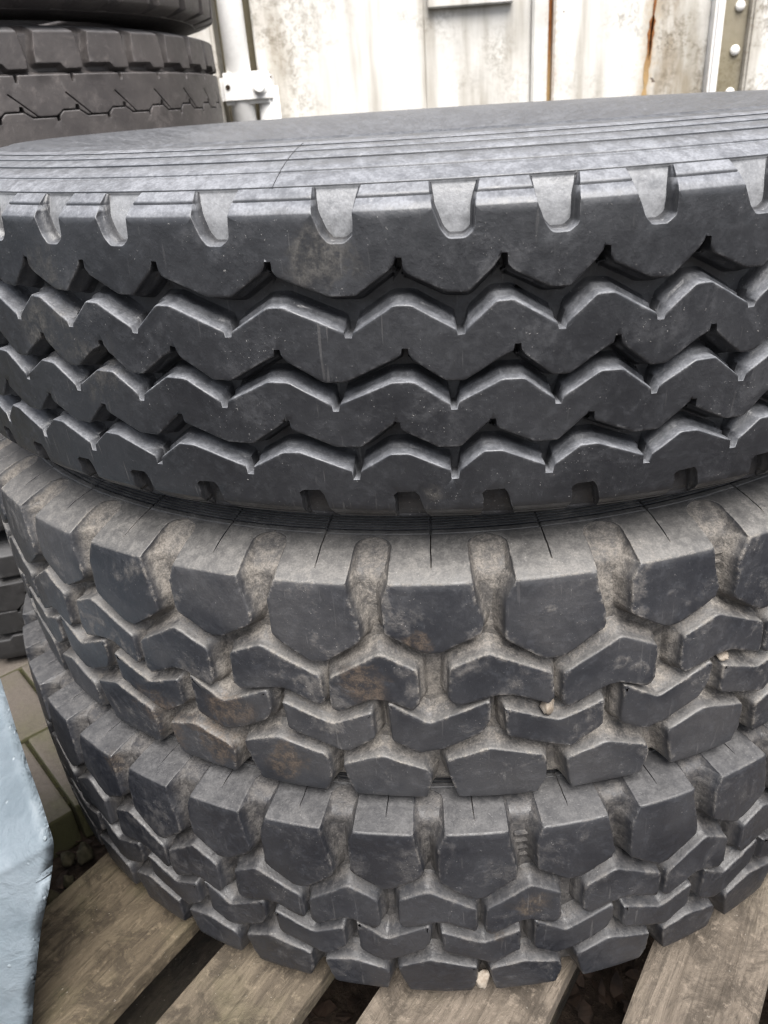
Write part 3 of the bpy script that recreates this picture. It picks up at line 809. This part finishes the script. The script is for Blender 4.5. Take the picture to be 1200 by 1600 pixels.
def lug_tyre(root, mat, pos, parity, k_up, k_dn, seed, shift=0.0):
    prof = Profile(up2, k_up, k_dn, edge=101.4)
    n = len(pos)
    sip = []
    spl = (88, 93, 94.4, 99.6, 101.2, 103, 112, 122, 134, 145)
    spl = spl + tuple(-x for x in spl)
    rr = random.Random(seed)
    def to_mm(pts, a0, p, jit=0.35):
        k = p / 9.1
        return [((a0 + du * k) * D3 + rr.uniform(-jit, jit), s_ + (shift if -60 < s_ < 70 else 0) + rr.uniform(-jit, jit)) for du, s_ in pts]
    def emit(name, P, S, rad, **kw):
        # the outlines are listed clockwise: turn them round
        P = list(reversed(P)); S = list(reversed(S)); S = S[1:] + S[:1]
        if isinstance(rad, list): rad = list(reversed(rad))
        P, S = fillet(P, S, rad, 3)
        bm = bmesh.new()
        add_block(bm, P, S, prof, R2, seed=rr.uniform(0, 50), splits=spl, crease=101.2, bev=1.3, nick=0.9, **kw)
        link(name, finish(bm, name, mat), None, root)
    for i in range(n):
        a = pos[i]; p = (pos[i + 1] if i + 1 < n else pos[0] + 360) - a
        k = p / 9.1
        long_ = (i + parity) % 2 == 0
        # ---- upper shoulder lug, running over the shoulder on to the sidewall
        sh = SHL if long_ else SHS
        body = to_mm(sh, a, p)
        w = (6.0 * k) * D3
        xl, xr = a * D3, a * D3 + w
        half = max(2.0, (p * D3 - w) / 2)
        mid = (xl + xr) / 2 + rr.uniform(-2, 2)
        sip.append(math.degrees(mid / R2) )
        y_s = rr.uniform(113, 119)
        topo = [(xl, 120), (xl, SU - 9), (xl - half * 0.25, SU - 4), (xl - half * 0.62, SU - 1.2), (xl - half * 0.98, SU - 0.2), (xl - half * 0.98, SU + 2.6),
                (mid - 0.5, SU + 2.6), (mid - 0.4, y_s), (mid + 0.4, y_s), (mid + 0.5, SU + 2.6),
                (xr + half * 0.98, SU + 2.6), (xr + half * 0.98, SU - 0.2), (xr + half * 0.62, SU - 1.2), (xr + half * 0.25, SU - 4), (xr, SU - 9), (xr, 120)]
        sc_t = [.4, .4, .4, .3, .3, .01, .1, .1, .1, .01, .3, .3, .4, .4, .4, .4]
        ra_t = [0, 2, 2, 2, 0, 0, 0, 0, 0, 0, 0, 0, 2, 2, 2, 0]
        # order (clockwise seen from outside): left side up, over the top, right side down, then the tread part
        P = topo + body[1:] + [body[0]]
        S = sc_t + [1] * (len(body) - 1) + [.6]
        S[len(topo) - 1] = .6
        rad = ra_t + [1.0] + [3.6] * (len(body) - 2) + [1.0]
        emit('shoulder_lug', P, S, rad, draft=3.4, step=False)
        # ---- the two centre rows
        P = to_mm(CH1a if long_ else CH1b, a, p); emit('centre_lug', P, [1] * len(P), 3.8, draft=2.6, step=True)
        P = to_mm(CH2a if long_ else CH2b, a, p); emit('centre_lug', P, [1] * len(P), 3.8, draft=2.6, step=True)
        # ---- lower shoulder lug
        lo = to_mm(LOa if long_ else LOb, a, p)
        iR = next(j for j, q in enumerate(LOa if long_ else LOb) if q[1] < -101)
        xr, xl = lo[iR][0], lo[iR + 1][0]
        P = lo[:iR + 1] + [(xr - 1, -125), (xr - 1, -SU - 2), (xl + 1, -SU - 2), (xl + 1, -125)] + lo[iR + 1:]
        S = [1] * len(P); S[iR + 2] = .01
        rad = [4.5] * (iR) + [1.0, 0, 0, 0, 0, 1.0] + [4.5] * (len(lo) - iR - 2)
        emit('shoulder_lug', P, S, rad, draft=3.2, step=False)
    me = carcass(prof, BEAD, R2, SU, mat, rings=((483, 460, 8, 0.9),), sipes=sip, seed=seed, lift=0.35, noise_amp=0.9)
    link('carcass', me, None, root)
    return prof
t2 = empty('truck_tyre', (0.07795, 0.96719, 0.35891)); tilt(t2, 0.00123, 0.00692)
tag(t2, 'dusty black lug tyre in the middle of the front stack', 'tyre')
pos2 = [-44.8, -35.78, -26.5, -17.5, -8.62, 0.75, 10.24, 19.65]
n_ = 32
pos2 = pos2 + [19.65 + (360 - 44.8 - 19.65) * (i + 1) / (n_ + 1) for i in range(n_)]
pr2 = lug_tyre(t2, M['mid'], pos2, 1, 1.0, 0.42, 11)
t3 = empty('truck_tyre', (0.06416, 0.94457, 0.13749))
tag(t3, 'dark lug tyre lying on the pallet at the bottom of the front stack', 'tyre')
pos3 = [-43.9, -35.6, -27.8, -19.9, -11.87, -3.94, 4.45, 13.2, 21.71]
n_ = 35
pos3 = pos3 + [21.71 + (360 - 43.9 - 21.71) * (i + 1) / (n_ + 1) for i in range(n_)]
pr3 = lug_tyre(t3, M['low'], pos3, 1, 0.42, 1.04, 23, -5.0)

# ================================================================== back stack (behind, left)
R4 = 530.0
D4 = R4 * math.pi / 180
CIRC4 = 360 * D4
up4 = [(0, 533, 0, 519, 0), (60, 532, 60, 518.5, 60), (90, 531, 90, 517, 90), (103, 530, 103, 516, 102), (104.5, 529, 104.2, 515, 103), (112, 521, 107, 512, 105.5), (125, 508, 110.5, 503, 109.5), (140, 493, 113.5, 492, 113.2), (160, 473, 116.5, 472, 116), (180, 453, 118.4, 452, 118), (192, 441, 118.8, 440, 118.5)]
pr4 = Profile(up4, 1.0, 1.0, edge=103.0)
def build_back_tyre(label):
    root = empty('truck_tyre', (0, 0, 0))
    tag(root, label, 'tyre', 'stacked tyres behind on the left')
    np_ = 40; p = 9.0
    blk = [(0, 104.0), (6.4, 104.0), (6.95, 70), (6.9, 57.5), (3.9, 57), (3.2, 64.5), (-.75, 64), (-.6, 80)]
    for sg in (1, -1):
        bm = bmesh.new()
        P = [(u * D4, s_ * sg if sg > 0 else s_ * sg) for u, s_ in blk]
        P = [(0 * D4, 138), (6.4 * D4, 138)] + P[1:] + [P[0]] if sg > 0 else [(0 * D4, -138), (6.4 * D4, -138)] + P[1:] + [P[0]]
        if sg > 0: P = list(reversed(P))
        S = [1] * len(P)
        P, S = fillet(P, S, 1.5, 2)
        add_block(bm, P, S, pr4, R4, step=False, seg=12, splits=(103, 104.5, 112, 125, -103, -104.5, -112, -125), seed=sg)
        me = finish(bm, 'shoulder_block', M['back'])
        for i in range(np_):
            o = link('shoulder_block', me, None, root); o.rotation_euler = (0, 0, R_(i * p + (0 if sg > 0 else 3.3)))
    def top_edge(s0, dn):
        L = []
        for i in range(np_):
            a = i * p
            for du, s_, k_ in [(0, s0, 1), (4.35, s0, SL), (4.45, s0 - dn, SL), (4.95, s0 - dn, SL), (5.05, s0, 1)]: L.append(((a + du) * D4, s_, k_))
        return L
    def mid_edge(s0, g, up):
        L = []
        for i in range(np_):
            a = i * p
            if up: w = [(1.9, 4 + g, 1), (4.0, 4 + g, SL), (4.1, 10 + g, SL), (4.6, 10 + g, SL), (4.8, 3 + g, 1), (5.9, -4 + g, 1), (6.55, -4 + g, SL), (2.75, 27, SL), (3.0, 28, SL), (6.85, -4 + g, 1), (9.6, -4 + g, 1)]
            else: w = [(1.9, 4 - g, 1), (4.6, 4 - g, 1), (5.9, -4 - g, 1), (9.5, -4 - g, SL), (9.6, -9 - g, SL), (10.1, -9 - g, SL), (10.2, -2 - g, 1)]
            for du, s_, k_ in w: L.append(((a + du) * D4, s0 + s_, k_))
        return L
    global D2, CIRC
    _s = CIRC
    CIRC = CIRC4
    cuts = [(i * p + 1.5) * D4 for i in range(np_)]
    rib('centre_rib', top_edge(50, 9), mid_edge(0, 1.1, True), cuts, pr4, R4, M['back'], root, draft=0.5, seg=14, seed=5, fil=0.8)
    bot = [(x, -y, k_) for x, y, k_ in top_edge(50, 9)]
    rib('centre_rib', mid_edge(0, 1.1, False), bot, cuts, pr4, R4, M['back'], root, draft=0.5, seg=14, seed=6, fil=0.8)
    CIRC = _s
    # diagonal sipes of the ribs: thin dark blades of air are too narrow to cut, so each is a slit-shaped part
    link('carcass', carcass(pr4, BEAD, R4, 139.0, M['back'], seed=4, nseg=240), None, root)
    return root
def copy_tree(src, loc, rz, label, mat=None):
    r = src.copy(); col.objects.link(r); r.location = loc; r.rotation_euler = (0, 0, rz); r['label'] = label
    for ch in list(src.children):
        c = ch.copy(); col.objects.link(c); c.parent = r
        if mat: c.material_slots[0].link = 'OBJECT'; c.material_slots[0].material = mat
    return r
bx_, by_ = -0.79, 1.69
bk = build_back_tyre('brown-black tyre with square shoulder blocks, second from top at upper left')
bk.location = (bx_, by_, 0.766); bk.rotation_euler = (0, 0, R_(41.3))
copy_tree(bk, (bx_ + 0.012, by_ - 0.01, 1.012), R_(45.0), 'topmost tyre at upper left, cut off by the picture edge')
copy_tree(bk, (bx_ - 0.005, by_, 0.508), R_(38), 'tyre of the back stack hidden mostly behind the front stack, third from top')
copy_tree(bk, (bx_, by_ + 0.006, 0.249), R_(33), 'tyre of the back stack seen at the left edge, second from the paving', M['back_shaded'])
copy_tree(bk, (bx_ - 0.002, by_ - 0.004, -0.004), R_(40), 'dark tyre lying on the paving at the left edge, lowest of the back stack', M['back_shaded'])

# ================================================================== tarpaulin-covered load at lower left
def tarp_material():
    b = NB('blue_grey_tarpaulin'); p = b.pos()
    n = b.noise(p, 14, 5, 0.6); n2 = b.noise(p, 120, 6, 0.7)
    c = b.mix(b.ramp(n, 0.35, 0.65), (0.112, 0.138, 0.158), (0.152, 0.18, 0.203))
    v = b.voro(p, 120); vs_ = b.sep(v.outputs['Color'])
    sp = b.math('MULTIPLY', b.ramp(v.outputs['Distance'], 0.12, 0.3, 1.0, 0.0), b.ramp(vs_[0], 0.8, 0.85))
    c = b.mix(b.math('MULTIPLY', b.ramp(n2, 0.5, 0.75), 0.35), c, (0.135, 0.171, 0.189))
    c = b.mix(b.math('MULTIPLY', sp, 0.22), c, (0.45, 0.495, 0.513))
    n4 = b.noise(p, 42, 3, 0.5, 1.2)
    nn = b.bump(b.math('ADD', b.math('ADD', b.math('MULTIPLY', n, 0.004), b.math('MULTIPLY', n4, 0.0018)), b.math('ADD', b.math('MULTIPLY', n2, 0.0007), b.math('MULTIPLY', sp, 0.0006))), 1.0, 1.0)
    return b.done(c, 0.55, nn, 0.4)
M['tarp'] = tarp_material()
def tarp():
    # ridge line from far to near; each row drops behind it and spreads to the left in front
    ridge = [(-0.470, 0.745, 0.235), (-0.445, 0.703, 0.240), (-0.413, 0.65, 0.243), (-0.372, 0.582, 0.241), (-0.330, 0.512, 0.238), (-0.303, 0.468, 0.234), (-0.293, 0.451, 0.229), (-0.294, 0.447, 0.217), (-0.302, 0.440, 0.188), (-0.317, 0.430, 0.147), (-0.332, 0.420, 0.098), (-0.346, 0.410, 0.045), (-0.362, 0.40, -0.02)]
    bm = bmesh.new()
    def cr(P, n):
        out = []
        for i in range(len(P) - 1):
            p0 = Vector(P[max(i - 1, 0)]); p1 = Vector(P[i]); p2 = Vector(P[i + 1]); p3 = Vector(P[min(i + 2, len(P) - 1)])
            for k in range(n):
                t = k / n
                out.append(0.5 * ((2 * p1) + (p2 - p0) * t + (2 * p0 - 5 * p1 + 4 * p2 - p3) * t * t + (3 * p1 - p0 - 3 * p2 + p3) * t ** 3))
        out.append(Vector(P[-1])); return out
    rows = cr(ridge, 9)
    grid = []
    n = len(rows)
    for i, r in enumerate(rows):
        f = i / (n - 1)
        row = []
        # behind the ridge, down to the ground
        for k in range(6):
            t = 1 - k / 6
            row.append(r + Vector((-(0.05 + 0.26 * min(1.0, max(0.0, f - 0.15) * 3.5)) * t ** 0.55, -0.02 * t, -(r.z + 0.165) * t)))
        # in front: short fall, then an added unseen heap shading the lower left
        for k in range(0, 60):
            t = k / 59
            dx = -0.80 * t
            shade_rise = max(0.0, (t - 0.11) / 0.89); shade_rise = shade_rise * shade_rise * (3 - 2 * shade_rise)
            flat = 0.010 * math.sin(t * 11 + f * 7) * min(1, t * 4) + 0.006 * math.sin(t * 23 - f * 16) * min(1, t * 5)
            z = r.z - 0.55 * min(t, 0.14) * (1 - 0.75 * f) + flat + 0.62 * shade_rise
            y = r.y - 0.12 * t * (1 - 0.5 * f)
            row.append(Vector((r.x + dx, y, max(-0.165, z))))
        grid.append(row)
    vs_ = []
    for i, row in enumerate(grid):
        vr = []
        for j, p in enumerate(row):
            q = p * 14
            d = noise.noise(q) * 0.005 + noise.noise(q * 2.7) * 0.002
            if j == 6: d *= 0.5
            vr.append(bm.verts.new(p + Vector((d * 0.6, -d * 0.3, d))))
        vs_.append(vr)
    for a, b in zip(vs_, vs_[1:]):
        for j in range(len(a) - 1):
            bm.faces.new((a[j], a[j + 1], b[j + 1], b[j]))
    # close the underside so the load is a solid body
    bmesh.ops.holes_fill(bm, edges=[e for e in bm.edges if e.is_boundary], sides=0)
    bmesh.ops.recalc_face_normals(bm, faces=bm.faces[:])
    for f in bm.faces: f.smooth = len(f.verts) == 4
    me = bpy.data.meshes.new('tarpaulin'); bm.to_mesh(me); bm.free()
    return me
tag(link('tarpaulin', tarp(), M['tarp']), 'blue grey plastic tarpaulin draped over a pile at the lower left edge', 'tarpaulin')

# ================================================================== small things
def stone_material():
    b = NB('pale_stone'); p = b.pos()
    n = b.noise(p, 160, 6, 0.7)
    c = b.mix(b.ramp(n, 0.35, 0.7), (0.176, 0.144, 0.112), (0.288, 0.256, 0.216))
    return b.done(c, 0.75, b.bump(n, 0.6, 0.001), 0.4)
M['stone'] = stone_material()
def pebble(name, loc, size, seed, label, mat='stone', group=None):
    bm = bmesh.new(); bmesh.ops.create_icosphere(bm, subdivisions=3, radius=1.0)
    for v in bm.verts:
        q = v.co.normalized()
        d = 1 + 0.42 * noise.noise(q * 1.3 + Vector((seed, 0, 0))) + 0.22 * noise.noise(q * 3.1 + Vector((0, seed, 0))) + 0.07 * noise.noise(q * 7.3 + Vector((0, 0, seed)))
        # a few flat chipped faces
        for k in range(5):
            rr = random.Random(seed * 10 + k); nrm = Vector((rr.uniform(-1, 1), rr.uniform(-1, 1), rr.uniform(-1, 1))).normalized()
            c = q.dot(nrm) * d
            if c > 0.72: d *= 0.72 / c
        v.co = Vector((q.x * size[0], q.y * size[1], q.z * size[2])) * d
    for f in bm.faces: f.smooth = True
    me = bpy.data.meshes.new(name); bm.to_mesh(me); bm.free()
    o = link(name, me, M[mat]); o.location = loc; o.rotation_euler = (seed, seed * 2, seed * 3)
    return tag(o, label, 'pebble', group)
def on_tyre(t, ang, s_, r):
    a = R_(ang)
    return t.matrix_basis @ Vector((r * math.sin(a), -r * math.cos(a), s_))
bpy.context.view_layer.update()
pebble('pebble', on_tyre(t2, 3.5, -0.0135, 0.529), (0.0085, 0.007, 0.0055), 2.3, 'pale pebble wedged between centre lugs of the middle tyre')
pebble('pebble', on_tyre(t3, -0.9, -0.0885, 0.527), (0.0088, 0.0075, 0.0075), 4.1, 'cream pebble stuck between lower lugs of the bottom tyre')
pebble('pebble', on_tyre(t2, 19.2, -0.003, 0.527), (0.005, 0.006, 0.0042), 6.2, 'tiny white chip between lugs at the right of the middle tyre')
# tread wear bars in one groove of each lug tyre
def wear_bars(t, ang, s_list):
    me = box_mesh('wear_bar', -0.0075, 0.0075, -0.0012, 0.006, -0.0011, 0.0011, t.children[0].data.materials[0], 0.0006)
    for s_ in s_list:
        o = link('wear_bar', me, None, t)
        o.location = (0.5165 * math.sin(R_(ang)), -0.5165 * math.cos(R_(ang)), s_); o.rotation_euler = (0, 0, R_(ang))
wear_bars(t2, 17.9, (0.062, 0.070, 0.078, 0.086))
wear_bars(t3, 3.1, (0.058, 0.066, 0.074, 0.082))

# ---- stones and litter beside and under the pallet
def litter_material():
    b = NB('dead_leaves'); p = b.pos()
    n = b.noise(p, 40, 3, 0.6)
    c = b.mix(b.ramp(n, 0.35, 0.65), (0.0126, 0.0077, 0.0056), (0.0385, 0.0238, 0.0161))
    return b.done(c, 0.8, None, 0.3)
M['leaf'] = litter_material()
def gstone_material():
    b = NB('mossy_stone'); p = b.pos()
    n = b.noise(p, 50, 5, 0.7)
    c = b.mix(b.ramp(n, 0.35, 0.65), (0.022, 0.020, 0.010), (0.055, 0.048, 0.030))
    return b.done(c, 0.9, b.bump(n, 0.6, 0.003), 0.3)
M['gstone'] = gstone_material()
rl = random.Random(5)
for k_, (x, y, sz, lb) in enumerate([(-0.458, 0.762, 0.016, 'mossy stone in the soil beside the bottom tyre, nearest the paving'),
                                     (-0.482, 0.758, 0.012, 'dark stone between the tarpaulin corner and the mossy stone'),
                                     (-0.470, 0.722, 0.009, 'small stone in the soil along the edge of the left pallet board'),
                                     (-0.484, 0.698, 0.013, 'stone half hidden by the tarpaulin, closest to the picture bottom')]):
    pebble('stone', (x, y, -0.172 + sz * 0.6), (sz, sz * rl.uniform(0.7, 1), sz * rl.uniform(0.6, 0.85)), 11.3 + k_ * 1.7, lb, 'gstone', 'stones beside the pallet')
bm = bmesh.new()
for k_ in range(1500):
    x, y = rl.uniform(-0.62, 0.55), rl.uniform(0.2, 0.95)
    L, W = rl.uniform(0.006, 0.022), rl.uniform(0.003, 0.010)
    z = -0.185 + 0.014 * noise.fractal(Vector((x * 9, y * 9, 0)), 1.0, 2.0, 4) + rl.uniform(0.002, 0.012)
    mt = Matrix.Translation((x, y, z)) @ Matrix.Rotation(rl.uniform(0, 6.28), 4, 'Z') @ Matrix.Rotation(rl.uniform(-0.6, 0.6), 4, 'X') @ Matrix.Rotation(rl.uniform(-0.6, 0.6), 4, 'Y')
    ring = [(-L, 0, 0), (-L * 0.4, W * 0.8, 0.001), (L * 0.3, W, 0.002), (L, 0, 0), (L * 0.3, -W, 0.003), (-L * 0.4, -W * 0.8, 0.0015)]
    vt = [bm.verts.new(mt @ Vector(q)) for q in ring]; vb = [bm.verts.new(mt @ (Vector(q) - Vector((0, 0, 0.0006)))) for q in ring]
    bm.faces.new(vt); bm.faces.new(list(reversed(vb)))
    for a in range(6): bm.faces.new((vt[a], vb[a], vb[(a + 1) % 6], vt[(a + 1) % 6]))
me = bpy.data.meshes.new('leaf_litter'); bm.to_mesh(me); bm.free()
lo_ = link('leaf_litter', me, M['leaf']); lo_['kind'] = 'stuff'
lo_['label'] = 'dark dead leaves and bark scattered on the soil under the pallet'; lo_['category'] = 'leaf litter'

# fine mould seam running across the top tyre's sidewall, and short mould flashes on its lips
def mould_seam(t, prof, ang, s0, s1, w, hgt, R):
    bm = bmesh.new(); rows = []
    for s_ in np.linspace(s0, s1, 40):
        r, z = prof.T(s_)
        rows.append([bm.verts.new((q * math.sin(R_(ang) + d), -q * math.cos(R_(ang) + d), zz)) for d, q, zz in
                     ((-w, r * 1e-3, z * 1e-3 - 0.0004), (-w * 0.3, r * 1e-3, z * 1e-3 + hgt), (w * 0.3, r * 1e-3, z * 1e-3 + hgt), (w, r * 1e-3, z * 1e-3 - 0.0004))])
    for a, b in zip(rows, rows[1:]):
        for k in range(3): bm.faces.new((a[k], a[k + 1], b[k + 1], b[k]))
    me = bpy.data.meshes.new('mould_seam'); bm.to_mesh(me); bm.free(); me.materials.append(M['top'])
    return link('mould_seam', me, None, t)
mould_seam(t1, pr1, -15.5, 109, 176, 0.0008, 0.0004, R1)
